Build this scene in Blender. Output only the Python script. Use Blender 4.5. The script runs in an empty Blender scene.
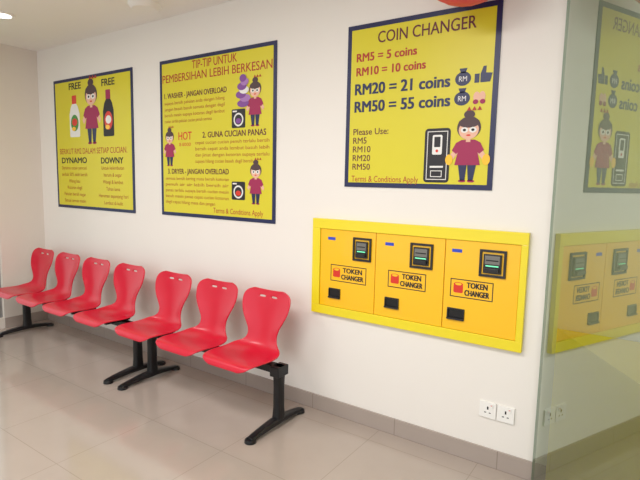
import bpy, bmesh, math, random
from mathutils import Matrix, Vector
random.seed(4)
scn=bpy.context.scene
scn.view_settings.view_transform='Standard'
scn.view_settings.look='None'

# ---------------------------------------------------------------- materials
def lin(c):
    return tuple(((v/255.)/12.92 if v/255.<=0.04045 else (((v/255.)+0.055)/1.055)**2.4) for v in c)+(1.0,)
def mat(name,rgb,rough=0.5,metal=0.0,var=0.03,scale=30,spec=0.5,coat=0.0,bump=0.0,emit=0.0):
    m=bpy.data.materials.new(name); m.use_nodes=True
    nt=m.node_tree; b=nt.nodes['Principled BSDF']
    tc=nt.nodes.new('ShaderNodeTexCoord'); n=nt.nodes.new('ShaderNodeTexNoise'); n.inputs['Scale'].default_value=scale
    n.inputs['Detail'].default_value=4
    nt.links.new(tc.outputs['Object'],n.inputs['Vector'])
    mx=nt.nodes.new('ShaderNodeMix'); mx.data_type='RGBA'
    c=lin(rgb)
    mx.inputs['A'].default_value=tuple(v*(1-var) for v in c[:3])+(1,)
    mx.inputs['B'].default_value=tuple(min(1,v*(1+var)) for v in c[:3])+(1,)
    nt.links.new(n.outputs['Fac'],mx.inputs['Factor'])
    nt.links.new(mx.outputs['Result'],b.inputs['Base Color'])
    b.inputs['Roughness'].default_value=rough; b.inputs['Metallic'].default_value=metal
    b.inputs['Specular IOR Level'].default_value=spec
    b.inputs['Coat Weight'].default_value=coat
    if bump:
        bp=nt.nodes.new('ShaderNodeBump'); bp.inputs['Strength'].default_value=bump; bp.inputs['Distance'].default_value=0.002
        nt.links.new(n.outputs['Fac'],bp.inputs['Height']); nt.links.new(bp.outputs['Normal'],b.inputs['Normal'])
    if emit:
        nt.links.new(mx.outputs['Result'],b.inputs['Emission Color']); b.inputs['Emission Strength'].default_value=emit
    return m
def tile_mat(name,rgb,joint,w,h,rough,mortar=0.003,swz=False,off=(0,0,0),spec=0.5):
    m=mat(name,rgb,rough,var=0.05,scale=6,spec=spec)
    nt=m.node_tree; b=nt.nodes['Principled BSDF']
    tc=nt.nodes['Texture Coordinate']; mx=[n for n in nt.nodes if n.type=='MIX'][0]
    mp=nt.nodes.new('ShaderNodeMapping'); mp.inputs['Location'].default_value=off
    if swz: mp.inputs['Rotation'].default_value=(math.radians(-90),0,0)
    br=nt.nodes.new('ShaderNodeTexBrick'); br.offset=0; br.squash=1
    br.inputs['Scale'].default_value=1; br.inputs['Brick Width'].default_value=w; br.inputs['Row Height'].default_value=h
    br.inputs['Mortar Size'].default_value=mortar; br.inputs['Mortar Smooth'].default_value=0.3; br.inputs['Bias'].default_value=0
    br.inputs['Mortar'].default_value=lin(joint)
    nt.links.new(tc.outputs['Object'],mp.inputs['Vector']); nt.links.new(mp.outputs['Vector'],br.inputs['Vector'])
    nt.links.new(mx.outputs['Result'],br.inputs['Color1']); nt.links.new(mx.outputs['Result'],br.inputs['Color2'])
    nt.links.new(br.outputs['Color'],b.inputs['Base Color'])
    return m
M={}
M['wall']=mat('wall_paint',(234,229,222),0.7,var=0.012,scale=3,bump=0.05)
M['wall_l']=mat('wall_paint_side',(224,216,206),0.75,var=0.012,scale=3)
M['ceil']=mat('ceiling_paint',(240,238,233),0.85,var=0.01,scale=3)
M['floor']=tile_mat('floor_tile',(174,161,151),(154,142,132),0.6,0.6,0.11,0.0022,off=(0.1,0.15,0),spec=0.75)
M['base']=tile_mat('skirting_tile',(166,153,144),(138,126,118),0.6,5,0.3,0.003,swz=True)
M['pyel']=mat('poster_yellow',(216,204,42),0.38,var=0.03,scale=2)
M['navy']=mat('poster_navy',(28,34,78),0.4)
M['pred']=mat('print_red',(176,52,38),0.5)
M['pmar']=mat('print_maroon',(98,30,44),0.5)
M['pora']=mat('print_orange_red',(172,78,34),0.5)
M['maro']=mat('print_dress_magenta',(158,28,80),0.5)
M['hair']=mat('print_hair',(76,52,56),0.5)
M['skin']=mat('print_skin',(232,182,156),0.5)
M['white']=mat('print_white',(232,230,226),0.5)
M['black']=mat('print_black',(30,26,32),0.5)
M['purple']=mat('print_purple',(128,72,150),0.5)
M['lilac']=mat('print_lilac',(168,120,184),0.5)
M['green']=mat('print_green',(70,140,60),0.5)
M['yfr']=mat('frame_yellow',(236,216,34),0.35,var=0.02,scale=4,coat=0.2)
M['yor']=mat('panel_orange_yellow',(250,192,14),0.3,var=0.02,scale=4,coat=0.3)
M['blk']=mat('black_plastic',(26,25,28),0.35)
M['blkm']=mat('black_powdercoat',(22,22,25),0.35,metal=0.2,var=0.1,scale=200)
M['slot']=mat('slot_dark',(8,8,10),0.6)
M['steel']=mat('acceptor_grey',(120,118,112),0.35,metal=0.4)
M['led']=mat('led_green',(110,225,170),0.4,emit=0.8)
M['blue']=mat('label_blue',(40,70,190),0.4)
M['lred']=mat('label_red',(214,50,30),0.4)
M['chair']=mat('chair_red_plastic',(204,20,50),0.30,var=0.03,scale=8,coat=0.1)
M['sock']=mat('socket_white',(240,238,234),0.3,var=0.01)
M['lan']=mat('lantern_red',(228,70,90),0.5)
M['wht']=mat('white_enamel',(238,236,232),0.4,var=0.01)
M['lamp']=mat('lamp_diffuser',(255,252,248),0.5,var=0.0,emit=3.0)
M['alu']=mat('aluminium',(165,165,165),0.35,metal=0.8)
M['cab']=mat('cabinet_yellow',(240,212,8),0.4)
M['gedge']=mat('glass_edge_green',(120,160,135),0.15)
def glass_mat(name,tint,refl):
    m=bpy.data.materials.new(name); m.use_nodes=True; nt=m.node_tree; nt.nodes.clear()
    o=nt.nodes.new('ShaderNodeOutputMaterial'); t=nt.nodes.new('ShaderNodeBsdfTransparent'); g=nt.nodes.new('ShaderNodeBsdfGlossy')
    t.inputs['Color'].default_value=tint; g.inputs['Roughness'].default_value=0.0; g.inputs['Color'].default_value=(0.93,1,0.93,1)
    fr=nt.nodes.new('ShaderNodeFresnel'); fr.inputs['IOR'].default_value=1.5
    ma=nt.nodes.new('ShaderNodeMath'); ma.operation='MULTIPLY_ADD'; ma.inputs[1].default_value=1.0; ma.inputs[2].default_value=refl
    ma.use_clamp=True
    mx=nt.nodes.new('ShaderNodeMixShader')
    nt.links.new(fr.outputs[0],ma.inputs[0]); nt.links.new(ma.outputs[0],mx.inputs[0])
    nt.links.new(t.outputs[0],mx.inputs[1]); nt.links.new(g.outputs[0],mx.inputs[2]); nt.links.new(mx.outputs[0],o.inputs[0])
    return m
M['glass']=glass_mat('door_glass',(0.50,0.60,0.50,1),0.20)
M['wglass']=glass_mat('window_glass',(0.9,0.95,0.92,1),0.0)

# ---------------------------------------------------------------- builder
class B:
    def __init__(s): s.v=[];s.f=[];s.m=[];s.mats=[]
    def mi(s,k):
        if k not in s.mats: s.mats.append(k)
        return s.mats.index(k)
    def face(s,pts,k):
        n=len(s.v); s.v+= [tuple(p) for p in pts]; s.f.append(list(range(n,n+len(pts)))); s.m.append(s.mi(k))
    def poly(s,pts,y,k): s.face([(x,y,z) for x,z in pts],k)
    def rect(s,x0,x1,z0,z1,y,k): s.poly([(x0,z0),(x1,z0),(x1,z1),(x0,z1)],y,k)
    def rrect(s,x0,x1,z0,z1,r,y,k):
        p=[]
        for cx,cz,a0 in((x1-r,z1-r,0),(x0+r,z1-r,90),(x0+r,z0+r,180),(x1-r,z0+r,270)):
            for i in range(5):
                a=math.radians(a0+i*22.5); p.append((cx+r*math.cos(a),cz+r*math.sin(a)))
        s.poly(p[::-1],y,k)
    def ell(s,cx,cz,rx,rz,y,k,n=24,a0=0,a1=360):
        s.poly([(cx+rx*math.cos(math.radians(a0+(a1-a0)*i/n)),cz+rz*math.sin(math.radians(a0+(a1-a0)*i/n))) for i in range(n if a1-a0==360 else n+1)],y,k)
    def frame(s,x0,x1,z0,z1,w,y,k):
        s.rect(x0,x1,z0,z0+w,y,k); s.rect(x0,x1,z1-w,z1,y,k); s.rect(x0,x0+w,z0+w,z1-w,y,k); s.rect(x1-w,x1,z0+w,z1-w,y,k)
    def box(s,x0,x1,y0,y1,z0,z1,k,mtx=None):
        c=[(x0,y0,z0),(x1,y0,z0),(x1,y1,z0),(x0,y1,z0),(x0,y0,z1),(x1,y0,z1),(x1,y1,z1),(x0,y1,z1)]
        if mtx is not None: c=[tuple(mtx@Vector(p)) for p in c]
        n=len(s.v); s.v+=c
        for f in((0,3,2,1),(4,5,6,7),(0,1,5,4),(1,2,6,5),(2,3,7,6),(3,0,4,7)):
            s.f.append([n+i for i in f]); s.m.append(s.mi(k))
    def cyl(s,c,r0,r1,h,k,axis='z',n=28,mtx=None):
        ring=[]
        for (r,t) in((r0,0),(r1,h)):
            for i in range(n):
                a=2*math.pi*i/n; p=(r*math.cos(a),r*math.sin(a),t)
                if axis=='y': p=(p[0],-p[2],p[1])
                if axis=='x': p=(p[2],p[0],p[1])
                q=Vector((c[0]+p[0],c[1]+p[1],c[2]+p[2]))
                if mtx is not None: q=mtx@q
                ring.append(tuple(q))
        b=len(s.v); s.v+=ring
        for i in range(n):
            j=(i+1)%n; s.f.append([b+i,b+j,b+n+j,b+n+i]); s.m.append(s.mi(k))
        s.f.append([b+i for i in range(n)][::-1]); s.m.append(s.mi(k)); s.f.append([b+n+i for i in range(n)]); s.m.append(s.mi(k))
    def sweep(s,path,secs,k,n=12):
        b=len(s.v); P=[Vector(p) for p in path]
        for i,p in enumerate(P):
            t=(P[min(i+1,len(P)-1)]-P[max(i-1,0)]).normalized()
            a=Vector((1,0,0)) if abs(t.x)<0.9 else Vector((0,1,0))
            a=(a-t*a.dot(t)).normalized(); c=t.cross(a)
            for q in range(n):
                an=2*math.pi*q/n; ca,sa=math.cos(an),math.sin(an)
                e=0.6; ca=math.copysign(abs(ca)**e,ca); sa=math.copysign(abs(sa)**e,sa)
                s.v.append(tuple(p+a*secs[i][0]*ca+c*secs[i][1]*sa))
        for i in range(len(P)-1):
            for q in range(n):
                r=(q+1)%n; s.f.append([b+i*n+q,b+i*n+r,b+(i+1)*n+r,b+(i+1)*n+q]); s.m.append(s.mi(k))
        s.f.append([b+q for q in range(n)][::-1]); s.m.append(s.mi(k))
        s.f.append([b+(len(P)-1)*n+q for q in range(n)]); s.m.append(s.mi(k))
    def text(s,t,x0,x1,z,size,y,k,bold=0.0,align='L'):
        """z = centre of cap height; width fitted between x0 and x1 when x1 given; bold = stroke thickening in em"""
        cu=bpy.data.curves.new('t','FONT'); cu.body=t; cu.size=size; cu.resolution_u=3
        ob=bpy.data.objects.new('t',cu); scn.collection.objects.link(ob)
        bpy.context.view_layer.update()
        me=ob.evaluated_get(bpy.context.evaluated_depsgraph_get()).to_mesh()
        if len(me.vertices):
            xs=[v.co.x for v in me.vertices]; mn,mxx=min(xs),max(xs)
            sx=(x1-x0)/(mxx-mn) if x1 is not None else 1.0
            if x1 is None and align=='C': ox=x0-(mxx-mn)/2
            else: ox=x0
            sh=[(0,0)] if bold<.004 else [(-1,-.5),(1,-.5),(-1,.5),(1,.5),(0,0)]
            for q,(dx,dz) in enumerate(sh):
                n=len(s.v)
                for v in me.vertices: s.v.append((ox+(v.co.x-mn)*sx+dx*bold*size,y-.00012*q,z+v.co.y-0.35*size+dz*bold*size))
                for p in me.polygons: s.f.append([n+i for i in p.vertices]); s.m.append(s.mi(k))
        bpy.data.objects.remove(ob); bpy.data.curves.remove(cu)
    def make(s,name,parent=None,bevel=0,smooth=False,center=True,seg=2):
        me=bpy.data.meshes.new(name)
        o=Vector((0,0,0))
        if center and s.v:
            lo=[min(v[i] for v in s.v) for i in range(3)]; hi=[max(v[i] for v in s.v) for i in range(3)]
            o=Vector([(lo[i]+hi[i])/2 for i in range(3)])
        me.from_pydata([tuple(Vector(v)-o) for v in s.v],[],s.f)
        for k in s.mats: me.materials.append(M[k])
        for i,p in enumerate(me.polygons): p.material_index=s.m[i]; p.use_smooth=smooth
        me.update()
        ob=bpy.data.objects.new(name,me); scn.collection.objects.link(ob); ob.location=o
        if bevel:
            bv=ob.modifiers.new('bevel','BEVEL'); bv.width=bevel; bv.segments=seg; bv.limit_method='ANGLE'; bv.angle_limit=math.radians(40)
        if parent is not None:
            bpy.context.view_layer.update()
            ob.parent=parent; ob.matrix_parent_inverse=parent.matrix_world.inverted()
        return ob

# ---------------------------------------------------------------- room
XL,XR,YF,H=-5.24,2.6,-6.0,2.73
b=B(); b.box(XL-0.15,XR+0.15,YF,0.15,-0.1,0,'floor'); b.make('floor',center=False)
b=B(); b.box(XL-0.15,XR+0.15,YF,0.15,H,H+0.1,'ceil'); b.make('ceiling',center=False)
b=B(); b.box(XL-0.15,XR+0.15,0,0.15,0,H,'wall'); b.make('wall_back',center=False)
b=B(); b.box(XR,XR+0.15,YF,0,0,H,'wall_l'); b.make('wall_right',center=False)
b=B()
b.box(XL-0.15,XL,-0.42,0,0,H,'wall_l'); b.box(XL-0.15,XL,YF,-3.4,0,H,'wall_l')
b.box(XL-0.15,XL,-3.4,-0.42,2.5,H,'wall_l'); b.box(XL-0.15,XL,-3.4,-0.42,0,0.1,'wall_l')
b.make('wall_left',center=False)
b=B()
for y0,y1,z0,z1 in((-3.4,-3.35,.1,2.5),(-0.47,-0.42,.1,2.5),(-1.93,-1.88,.15,2.45),(-3.35,-0.47,.1,.15),(-3.35,-0.47,2.45,2.5)):
    b.box(XL-0.1,XL-0.04,y0,y1,z0,z1,'alu')
b.box(XL-0.075,XL-0.068,-3.35,-0.47,.15,2.45,'wglass')
b.make('window_1')
b=B(); b.box(XL+0.0,XR,-0.012,-0.0005,0,0.10,'base'); b.make('baseboard_back',center=False)
b=B(); b.box(XL+0.0005,XL+0.012,-0.42,-0.012,0,0.10,'base'); b.make('baseboard_left',center=False)

# ---------------------------------------------------------------- poster art
def woman(b,cx,z0,h,y):
    """flat printed cartoon woman, big head with bun, magenta top, navy trousers; z0 = feet"""
    w=h*0.44
    b.poly([(cx-.30*w,z0+.28*h),(cx-.20*w,z0+.02*h),(cx-.05*w,z0+.02*h),(cx-.00*w,z0+.28*h)],y,'navy')
    b.poly([(cx+.00*w,z0+.28*h),(cx+.05*w,z0+.02*h),(cx+.20*w,z0+.02*h),(cx+.30*w,z0+.28*h)],y,'navy')
    b.ell(cx-.14*w,z0+.015*h,.12*w,.018*h,y,'maro'); b.ell(cx+.14*w,z0+.015*h,.12*w,.018*h,y,'maro')
    for q in(-1,1):
        b.poly([(cx+q*.30*w,z0+.53*h),(cx+q*.56*w,z0+.36*h),(cx+q*.47*w,z0+.30*h),(cx+q*.20*w,z0+.45*h)][::q],y-.0003,'skin')
    b.poly([(cx-.20*w,z0+.57*h),(cx-.38*w,z0+.53*h),(cx-.50*w,z0+.43*h),(cx-.36*w,z0+.38*h),(cx-.31*w,z0+.40*h),(cx-.40*w,z0+.23*h),(cx+.40*w,z0+.23*h),(cx+.31*w,z0+.40*h),(cx+.36*w,z0+.38*h),(cx+.50*w,z0+.43*h),(cx+.38*w,z0+.53*h),(cx+.20*w,z0+.57*h)],y-.0006,'maro')
    b.rect(cx-.07*w,cx+.07*w,z0+.54*h,z0+.60*h,y-.0008,'skin')
    b.ell(cx,z0+.73*h,.37*w,.15*h,y-.0009,'hair')
    b.ell(cx,z0+.70*h,.31*w,.125*h,y-.0012,'skin')
    b.ell(cx,z0+.795*h,.33*w,.065*h,y-.0015,'hair')
    b.ell(cx,z0+.905*h,.17*w,.055*h,y-.0012,'hair')
    for sx in(-1,1):
        b.ell(cx+sx*.13*w,z0+.70*h,.115*w,.038*h,y-.0018,'white'); b.ell(cx+sx*.13*w,z0+.70*h,.05*w,.018*h,y-.0021,'black')
    b.ell(cx,z0+.63*h,.07*w,.012*h,y-.0018,'lred')
    for dx in(-.16,0,.16):
        b.poly([(cx+(.14+dx-.07)*w,z0+.955*h),(cx+(.14+dx+.07)*w,z0+.955*h),(cx+(.14+dx)*w,z0+1.01*h)],y-.0015,'pred')
def bottle(b,cx,z0,h,w,y,body,cap,lab):
    b.poly([(cx-.5*w,z0+.03*h),(cx-.44*w,z0),(cx+.44*w,z0),(cx+.5*w,z0+.03*h),(cx+.5*w,z0+.55*h),(cx+.36*w,z0+.72*h),(cx+.2*w,z0+.80*h),(cx-.2*w,z0+.80*h),(cx-.36*w,z0+.72*h),(cx-.5*w,z0+.55*h)],y,body)
    b.rrect(cx-.22*w,cx+.22*w,z0+.80*h,z0+h,.05*w,y-.0003,cap)
    b.ell(cx,z0+.34*h,.38*w,.2*h,y-.0006,lab); b.ell(cx,z0+.36*h,.26*w,.09*h,y-.0009,'white' if body=='black' else 'lred')
    b.ell(cx-.1*w,z0+.2*h,.2*w,.05*h,y-.0009,'yor')
def washer(b,x0,x1,z0,z1,y,fill='purple'):
    b.rrect(x0,x1,z0,z1,.01,y,'black'); cx,cz,r=(x0+x1)/2,(z0+z1)/2-.008,(x1-x0)*.36
    b.ell(cx,cz,r,r,y-.0003,'white'); b.ell(cx,cz,r*.75,r*.75,y-.0006,'black'); b.ell(cx,cz-r*.2,r*.55,r*.4,y-.0009,fill)
    b.rect(x0+.01,x0+.05,z1-.02,z1-.01,y-.0006,'white')
def bag(b,cx,cz,r,y):
    b.ell(cx,cz-.2*r,r,.85*r,y,'navy'); b.poly([(cx-.3*r,cz+.5*r),(cx+.3*r,cz+.5*r),(cx+.5*r,cz+1.05*r),(cx-.5*r,cz+1.05*r)],y,'navy')
    b.text('RM',cx-.5*r,cx+.5*r,cz-.2*r,.9*r,y-.0006,'white',0.0)
def poster(x0,x1,z0,z1):
    b=B(); b.box(x0,x1,-.006,-.0005,z0,z1,'navy'); bw=.027
    b.rect(x0+bw,x1-bw,z0+bw,z1-bw,-.0066,'pyel'); return b
Y=-.0074
random_words="semasa mesin basuh pakaian jangan terlalu penuh supaya cucian bersih dan lembut dengan air panas hilang kotoran degil kering lebih cepat jimat masa anda".split()
def para(b,x0,x1,z,rows,size,k,dz,last=0.8):
    for i in range(rows):
        t=' '.join(random.choice(random_words) for _ in range(max(2,int((x1-x0)/size/2.9))))
        b.text(t,x0,x1 if i<rows-1 else x0+(x1-x0)*last,z-i*dz,size,Y,k,0.0)

# poster 1 : free detergent
b=poster(-4.935,-3.69,1.20,2.41)
b.text('FREE',-4.66,-4.46,2.335,.085,Y,'black',.03); b.text('FREE',-4.13,-3.94,2.325,.085,Y,'black',.03)
woman(b,-4.30,1.80,.60,Y)
bottle(b,-4.58,1.87,.38,.17,Y,'white','lred','green'); bottle(b,-4.04,1.86,.40,.16,Y,'black','maro','lred')
b.text('BERIKUT RM2 DALAM SETIAP CUCIAN.',-4.86,-3.78,1.74,.075,Y,'pred',.0)
b.text('DYNAMO',-4.83,-4.40,1.655,.075,Y,'black',.03); b.text('DOWNY',-4.17,-3.84,1.65,.075,Y,'black',.03)
for i,(a,c) in enumerate((("Dynamo cecair pencuci","Untuk kelembutan"),("serbuk 50% lebih bersih","harum & segar"),("Hilang bau","Wangi & lembut"),("Kotoran degil","Tahan lama"),("Pakaian bersih segar","Haruman sepanjang hari"),("Sesuai semua mesin","Lembut di kulit"))):
    z=1.585-i*.062; b.text(a,-4.62,None,z,.046,Y,'pora',.0,'C'); b.text(c,-4.0,None,z,.046,Y,'pora',.0,'C')
b.make('wall_poster')
# poster 2 : tips
b=poster(-3.335,-2.145,1.21,2.412)
b.text('TIP-TIP UNTUK',-2.96,-2.50,2.348,.085,Y,'pred',.006)
b.text('PEMBERSIHAN LEBIH BERKESAN',-3.30,-2.18,2.27,.085,Y,'pred',.006)
b.text('1. WASHER - JANGAN OVERLOAD',-3.28,-2.60,2.14,.056,Y,'pmar',.02); para(b,-3.28,-2.62,2.085,4,.036,'pora',.046)
b.text('HOT',-3.12,-2.97,1.83,.085,Y,'lred',.01); b.text('IS GOOD',-3.11,-2.98,1.765,.036,Y,'lred',.01)
b.text('2. GUNA CUCIAN PANAS',-2.85,-2.23,1.83,.06,Y,'pmar',.02); para(b,-2.93,-2.20,1.775,4,.036,'pora',.046)
b.text('3. DRYER - JANGAN OVERLOAD',-3.25,-2.58,1.56,.056,Y,'pmar',.02); para(b,-3.28,-2.58,1.505,5,.036,'pora',.046)
b.text('Terms & Conditions Apply',-2.74,-2.25,1.275,.055,Y,'pred',.0)
woman(b,-3.225,1.60,.31,Y)
washer(b,-2.55,-2.42,1.865,1.995,Y); woman(b,-2.33,1.87,.34,Y-.0004)
for i,(dx,dz,r,k) in enumerate(((0,0,.055,'purple'),(.02,.035,.05,'lilac'),(-.02,.06,.048,'purple'),(.01,.09,.045,'white'),(-.01,.115,.044,'purple'),(.015,.145,.038,'lilac'),(0,.17,.032,'purple'))):
    b.ell(-2.44+dx,2.03+dz,r,.026,Y-.003-.0003*i,k,16)
washer(b,-2.55,-2.42,1.36,1.49,Y,'lred'); woman(b,-2.32,1.335,.32,Y-.0004)
b.make('wall_poster')
# poster 3 : coin changer
b=poster(-1.60,-.715,1.475,2.41)
b.text('COIN CHANGER',-1.40,-.84,2.325,.09,Y,'pmar',.008)
b.text('RM5 = 5 coins',-1.535,-1.16,2.225,.066,Y,'pred',.03); b.text('RM10 = 10 coins',-1.535,-1.105,2.145,.066,Y,'pred',.03)
b.text('RM20 = 21 coins',-1.54,-.965,2.045,.088,Y,'navy',.035); b.text('RM50 = 55 coins',-1.54,-.96,1.945,.088,Y,'navy',.035)
bag(b,-.895,2.055,.042,Y); bag(b,-.895,1.955,.042,Y)
tx,tz=-.79,2.055
b.poly([(tx-.045,tz-.035),(tx-.02,tz-.035),(tx-.02,tz+.01),(tx-.045,tz+.01)],Y,'navy')
b.poly([(tx-.015,tz-.035),(tx+.035,tz-.035),(tx+.045,tz+.008),(tx+.012,tz+.012),(tx+.014,tz+.045),(tx-.002,tz+.045),(tx-.015,tz+.008)],Y,'navy')
# clapping hands
for q in(-1,1):
    b.ell(-.805+q*.014,1.95,.017,.026,Y-.0003*(q+1),'skin'); b.ell(-.805+q*.018,1.925,.014,.012,Y-.0012,'maro')
for i,t in enumerate(("Please Use:","RM5","RM10","RM20","RM50")):
    b.text(t,-1.545,None,1.80-i*.051,.052,Y,'pmar',.008)
b.text('Terms & Conditions Apply',-1.55,-1.12,1.525,.05,Y,'pred',.0)
b.rrect(-1.09,-.945,1.51,1.80,.02,Y,'black'); b.frame(-1.075,-.96,1.525,1.785,.004,Y-.0004,'white')
b.rrect(-1.045,-.99,1.66,1.765,.008,Y-.0006,'white'); b.rrect(-1.035,-1.0,1.70,1.755,.004,Y-.0009,'black'); b.ell(-1.018,1.68,.008,.008,Y-.0009,'lred')
b.rect(-1.055,-.98,1.59,1.60,Y-.0006,'white'); b.frame(-1.05,-.985,1.54,1.575,.004,Y-.0009,'white')
woman(b,-.85,1.515,.385,Y-.0008)
for sx in(-1,1): b.ell(-.85+sx*.098,1.632,.020,.028,Y-.003,'yor')
b.make('wall_poster')

# ---------------------------------------------------------------- token changer panel
e=bpy.data.objects.new('token_changer_machine',None); e.location=(-1.165,0,.967); scn.collection.objects.link(e)
b=B(); x0,x1,z0,z1=-1.815,-.515,.663,1.272; t=-.028
b.box(x0,x1,t,-.0005,z1-.062,z1,'yfr'); b.box(x0,x1,t,-.0005,z0,z0+.055,'yfr')
b.box(x0,x0+.058,t,-.0005,z0+.055,z1-.062,'yfr'); b.box(x1-.033,x1,t,-.0005,z0+.055,z1-.062,'yfr')
b.make('surround_frame',e,bevel=.002)
divs=[-1.757,-1.362,-.938,-.548]
b=B()
for i in range(3): b.box(divs[i]+.0015,divs[i+1]-.0015,-.020,-.0005,z0+.056,z1-.063,'yor')
b.make('front_doors',e,bevel=.0025)
art=B(); hw=B()
for (ax0,ax1),(lx0,lx1),(tx0,tx1),bx in (((-1.515,-1.39),(-1.675,-1.42),(-1.685,-1.60),-1.70),((-1.14,-1.005),(-1.275,-1.04),(-1.29,-1.20),-1.30),((-.75,-.615),(-.90,-.672),(-.91,-.815),-.90)):
    az0,az1=1.03,1.172
    hw.box(ax0,ax1,-.030,-.019,az1-.012,az1,'blk'); hw.box(ax0,ax1,-.030,-.019,az0,az0+.012,'blk')
    hw.box(ax0,ax0+.012,-.030,-.019,az0+.012,az1-.012,'blk'); hw.box(ax1-.012,ax1,-.030,-.019,az0+.012,az1-.012,'blk')
    hw.box(ax0+.012,ax1-.012,-.022,-.019,az0+.012,az1-.012,'yor')
    hw.box(ax0+.022,ax1-.022,-.034,-.019,az0+.020,az1-.022,'blk')
    hw.box(ax0+.030,ax1-.030,-.036,-.033,az0+.068,az1-.030,'steel')
    hw.box(ax0+.030,ax1-.030,-.050,-.033,az0+.030,az0+.048,'blk')
    hw.box(ax0+.035,ax1-.035,-.037,-.033,az0+.056,az0+.062,'led')
    hw.box(ax0+.036,ax1-.036,-.0375,-.033,az0+.085,az0+.091,'slot')
    lz0,lz1=.90,1.0
    if ax0<-1.4: lz0,lz1=.885,.99
    yy=-.0208
    art.frame(lx0,lx1,lz0,lz1,.005,yy,'black')
    w=lx1-lx0; cz=(lz0+lz1)/2
    art.rrect(lx0+.018,lx0+.07,cz-.026,cz+.018,.008,yy,'lred'); art.ell(lx0+.044,cz+.02,.026,.012,yy-.0003,'lred'); art.ell(lx0+.044,cz+.022,.018,.007,yy-.0006,'yor')
    art.text('TOKEN',lx0+.09,lx1-.03,cz+.022,.042,yy,'black',.04); art.text('CHANGER',lx0+.08,lx1-.02,cz-.02,.042,yy,'black',.04)
    art.rect(bx,bx+.055,1.142,1.160,yy,'blue')
    tz0,tz1=.775,.838
    hw.box(tx0,tx1,-.026,-.019,tz1-.008,tz1,'blk'); hw.box(tx0,tx1,-.034,-.019,tz0,tz0+.01,'blk')
    hw.box(tx0,tx0+.007,-.028,-.019,tz0+.01,tz1-.008,'blk'); hw.box(tx1-.007,tx1,-.028,-.019,tz0+.01,tz1-.008,'blk')
    hw.box(tx0+.007,tx1-.007,-.0215,-.019,tz0+.01,tz1-.008,'slot')
hw.make('acceptors_and_trays',e,bevel=.0012); art.make('labels',e)

# ---------------------------------------------------------------- wall sockets
for (sx0,sx1) in ((-.708,-.622),(-.616,-.530)):
    b=B(); z0=.270
    b.box(sx0,sx1,-.010,-.0005,z0,z0+.086,'sock')
    cx=(sx0+sx1)/2
    b.box(cx-.004,cx+.004,-.0108,-.0095,z0+.045,z0+.062,'slot')
    for q in(-1,1): b.box(cx+q*.012-.005,cx+q*.012+.005,-.0108,-.0095,z0+.026,z0+.031,'slot')
    b.box(cx+.012,cx+.026,-.0135,-.0095,z0+.058,z0+.078,'sock'); b.box(cx+.015,cx+.023,-.0142,-.0132,z0+.070,z0+.074,'lred')
    b.make('wall_socket',bevel=.0015)

# ---------------------------------------------------------------- chairs
def cr(pts,n):
    out=[]; P=[pts[0]]+list(pts)+[pts[-1]]
    seg=len(pts)-1
    for i in range(n+1):
        u=i/n*seg; k=min(int(u),seg-1); t=u-k
        p0,p1,p2,p3=P[k],P[k+1],P[k+2],P[k+3]
        out.append(tuple(0.5*((2*b_)+(-a+c)*t+(2*a-5*b_+4*c-d)*t*t+(-a+3*b_-3*c+d)*t**3) for a,b_,c,d in zip(p0,p1,p2,p3)))
    return out
# (y, z, halfwidth, edge lift)
prof=[(-.222,.392,.120,0),(-.220,.412,.168,0),(-.198,.434,.196,.002),(-.13,.436,.212,.006),(-.05,.425,.216,.014),(.02,.418,.212,.022),(.075,.422,.194,.030),
      (.115,.440,.158,.030),(.138,.475,.128,.026),(.148,.520,.120,.024),(.156,.565,.136,.030),(.163,.610,.162,.034),(.170,.652,.184,.032),(.177,.695,.196,.028),(.184,.735,.198,.024),(.190,.765,.188,.018),(.194,.786,.164,.012),(.196,.797,.120,.010)]
def chair(cx,cy):
    rows=cr(prof,46); NU=16
    vs=[];fs=[]
    for i,(y,z,w,l) in enumerate(rows):
        a=rows[max(i-1,0)]; c=rows[min(i+1,len(rows)-1)]
        t=Vector((0,c[0]-a[0],c[1]-a[1])).normalized(); n=Vector((0,-t.z,t.y))
        for j in range(NU+1):
            u=-1+2*j/NU
            p=Vector((w*u,y,z))+n*(l*abs(u)**2.2)
            vs.append(tuple(p))
    zs=[r[1] for r in rows]
    hr=[i for i in range(len(rows)-1) if i>30 and zs[i]<0.752<=zs[i+1]][0]
    for i in range(len(rows)-1):
        for j in range(NU):
            if i==hr and j in(5,6,9,10): continue
            q=i*(NU+1)+j; fs.append([q,q+1,q+NU+2,q+NU+1])
    me=bpy.data.meshes.new('shell'); me.from_pydata(vs,[],fs); me.materials.append(M['chair'])
    for p in me.polygons: p.use_smooth=True
    ob=bpy.data.objects.new('seat_shell',me); scn.collection.objects.link(ob)
    so=ob.modifiers.new('solid','SOLIDIFY'); so.thickness=.012; so.offset=-1
    su=ob.modifiers.new('sub','SUBSURF'); su.levels=1; su.render_levels=2
    e=bpy.data.objects.new('plastic_chair',None); scn.collection.objects.link(e); e.location=(cx,cy,0)
    ob.parent=e
    b=B()
    for sx in(-1,1):
        b.box(sx*.10-.012,sx*.10+.012,-.12,.09,.386,.412,'blkm')
    b.box(-.112,.112,.0,.03,.386,.405,'blkm'); b.box(-.112,.112,.060,.085,.386,.405,'blkm')
    br=b.make('mounting_bracket',bevel=.002,center=False); br.parent=e
    return e
CY=-.375
for cx in(-2.045,-2.495,-2.955,-3.50,-3.97,-4.43,-4.88): chair(cx,CY)
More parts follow.
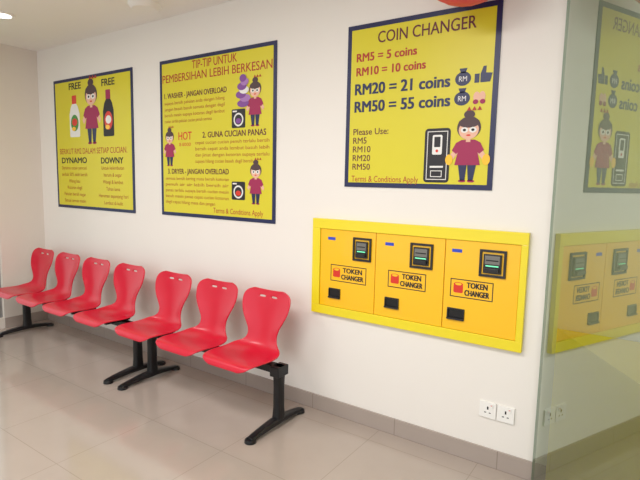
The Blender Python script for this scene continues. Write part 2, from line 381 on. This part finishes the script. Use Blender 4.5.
def stand(b,x,y):
    b.sweep([(x,y,.045),(x,y,.12),(x,y,.25),(x,y,.37)],[(.032,.040),(.027,.034),(.027,.032),(.032,.036)],'blkm',16)
    b.box(x-.034,x+.034,y-.05,y+.05,.322,.385,'blkm')
    P=[];S=[]
    for i in range(17):
        t=-1+i/8; P.append((x,y+.245*t-.02,.040-.022*abs(t)**1.6)); S.append((.032-.008*abs(t),.022-.010*abs(t)))
    b.sweep(P,S,'blkm',14)
    for q in(-1,1): b.cyl((x,y-.02+q*.235,0),.036,.032,.022,'blkm')
for xa,xb,st in((-3.10,-1.80,(-1.832,-3.06)),(-5.06,-3.20,(-4.98,-3.235))):
    b=B(); yb=-.33
    b.box(xa,xb,yb-.028,yb+.028,.335,.385,'blkm')
    for s_ in st: stand(b,s_,yb)
    b.make('bench_support_frame',bevel=.004)

# ---------------------------------------------------------------- glass door (swung open from the end of the wall)
e=bpy.data.objects.new('glass_door',None); scn.collection.objects.link(e)
e.location=(-.418,-.028,0); e.rotation_euler=(0,0,math.radians(-57.5)); bpy.context.view_layer.update()
b=B(); L=1.0; z0,z1=.012,2.62
b.face([(0,-.006,z0),(L,-.006,z0),(L,-.006,z1),(0,-.006,z1)],'glass')
g=b.make('glass_pane',center=False); g.parent=e
b=B(); b.box(-.001,.003,-.006,.006,z0,z1,'gedge'); b.box(L-.003,L,-.006,.006,z0,z1,'gedge'); b.box(.003,L-.003,-.006,.006,z1-.003,z1,'gedge'); b.box(.003,L-.003,-.006,.006,z0,z0+.003,'gedge')
g=b.make('glass_edge',center=False); g.parent=e
b=B(); b.box(.0,.14,-.016,.004,0,.011,'alu'); b.box(.0,.14,-.02,.02,2.6,H-.002,'alu'); g=b.make('pivot_hinges',center=False); g.parent=e

# cabinet behind the door
b=B()
pts=[(-.36,-.02),(.30,-.02),(.30,-.99),(.225,-.96)]
zt=.82
b.face([(x,y,zt) for x,y in pts[::-1]],'cab'); b.face([(x,y,.0) for x,y in pts],'cab')
for i in range(4):
    p,q=pts[i],pts[(i+1)%4]; b.face([(p[0],p[1],0),(p[0],p[1],zt),(q[0],q[1],zt),(q[0],q[1],0)],'cab')
b.make('corner_cabinet')

# ---------------------------------------------------------------- lantern, ceiling fittings
b=B(); cx,cy,cz=-.80,-.30,2.49; nseg=48
def P_(i,j):
    a=2*math.pi*i/nseg; f_=math.pi*j/16; r=.21*math.sin(f_)*(1+.025*math.cos(12*a)); return (cx+r*math.cos(a),cy+r*math.sin(a),cz+.175*math.cos(f_))
for i in range(nseg):
    for j in range(16):
        b.face([P_(i,j),P_(i,j+1),P_(i+1,j+1),P_(i+1,j)],'lan')
b.cyl((cx,cy,cz+.165),.04,.04,.03,'yfr'); b.cyl((cx,cy,cz+.19),.004,.004,H-cz-.19,'blk',n=8)
b.make('paper_lantern',smooth=True)
b=B(); b.cyl((-3.15,-.27,H-.035),.09,.12,.035,'wht',n=40); b.make('smoke_detector',bevel=.005)
def downlight(x,y):
    b=B(); b.cyl((x,y,H-.012),.085,.09,.012,'wht',n=40); b.cyl((x,y,H-.014),.065,.065,.003,'lamp',n=40); b.make('ceiling_downlight')
downlight(-4.29,-.72)
def panel(x,y,w,d,P):
    b=B(); b.box(x-w/2,x+w/2,y-d/2,y+d/2,H-.03,H-.001,'wht')
    b.face([(x-w/2+.02,y-d/2+.02,H-.031),(x-w/2+.02,y+d/2-.02,H-.031),(x+w/2-.02,y+d/2-.02,H-.031),(x+w/2-.02,y-d/2+.02,H-.031)],'lamp')
    b.make('ceiling_light_panel')
    l=bpy.data.lights.new('panel_light','AREA'); l.shape='RECTANGLE'; l.size=w-.04; l.size_y=d-.04; l.energy=P; l.color=(1,.99,.975)
    o=bpy.data.objects.new('panel_light',l); scn.collection.objects.link(o); o.location=(x,y,H-.04)
panel(-3.6,-2.3,1.2,.6,31); panel(-1.2,-2.1,1.2,.6,40); panel(-2.2,-4.2,1.2,.6,26); panel(1.2,-2.6,1.2,.6,24)

w=bpy.data.worlds.new('World'); scn.world=w; w.use_nodes=True
w.node_tree.nodes['Background'].inputs['Color'].default_value=(.92,.96,1,1); w.node_tree.nodes['Background'].inputs['Strength'].default_value=1.4

# ---------------------------------------------------------------- camera
f_,pi_,ro,ya=494.66,.1168014,.0212659,.5994321
cyw,syw=math.cos(ya),math.sin(ya); cp,sp=math.cos(pi_),math.sin(pi_)
F=Vector((-syw*cp,cyw*cp,-sp)); Rt=Vector((cyw,syw,0)); U=Rt.cross(F)
r=Rt*math.cos(ro)+U*math.sin(ro); u=U*math.cos(ro)-Rt*math.sin(ro)
cam=bpy.data.cameras.new('camera'); cam.sensor_width=36; cam.lens=f_/640*36; cam.clip_start=.02
co=bpy.data.objects.new('camera',cam); scn.collection.objects.link(co)
m=Matrix((r,u,-F)).transposed().to_4x4(); m.translation=Vector((0,-2.599,1.5)); co.matrix_world=m
scn.camera=co
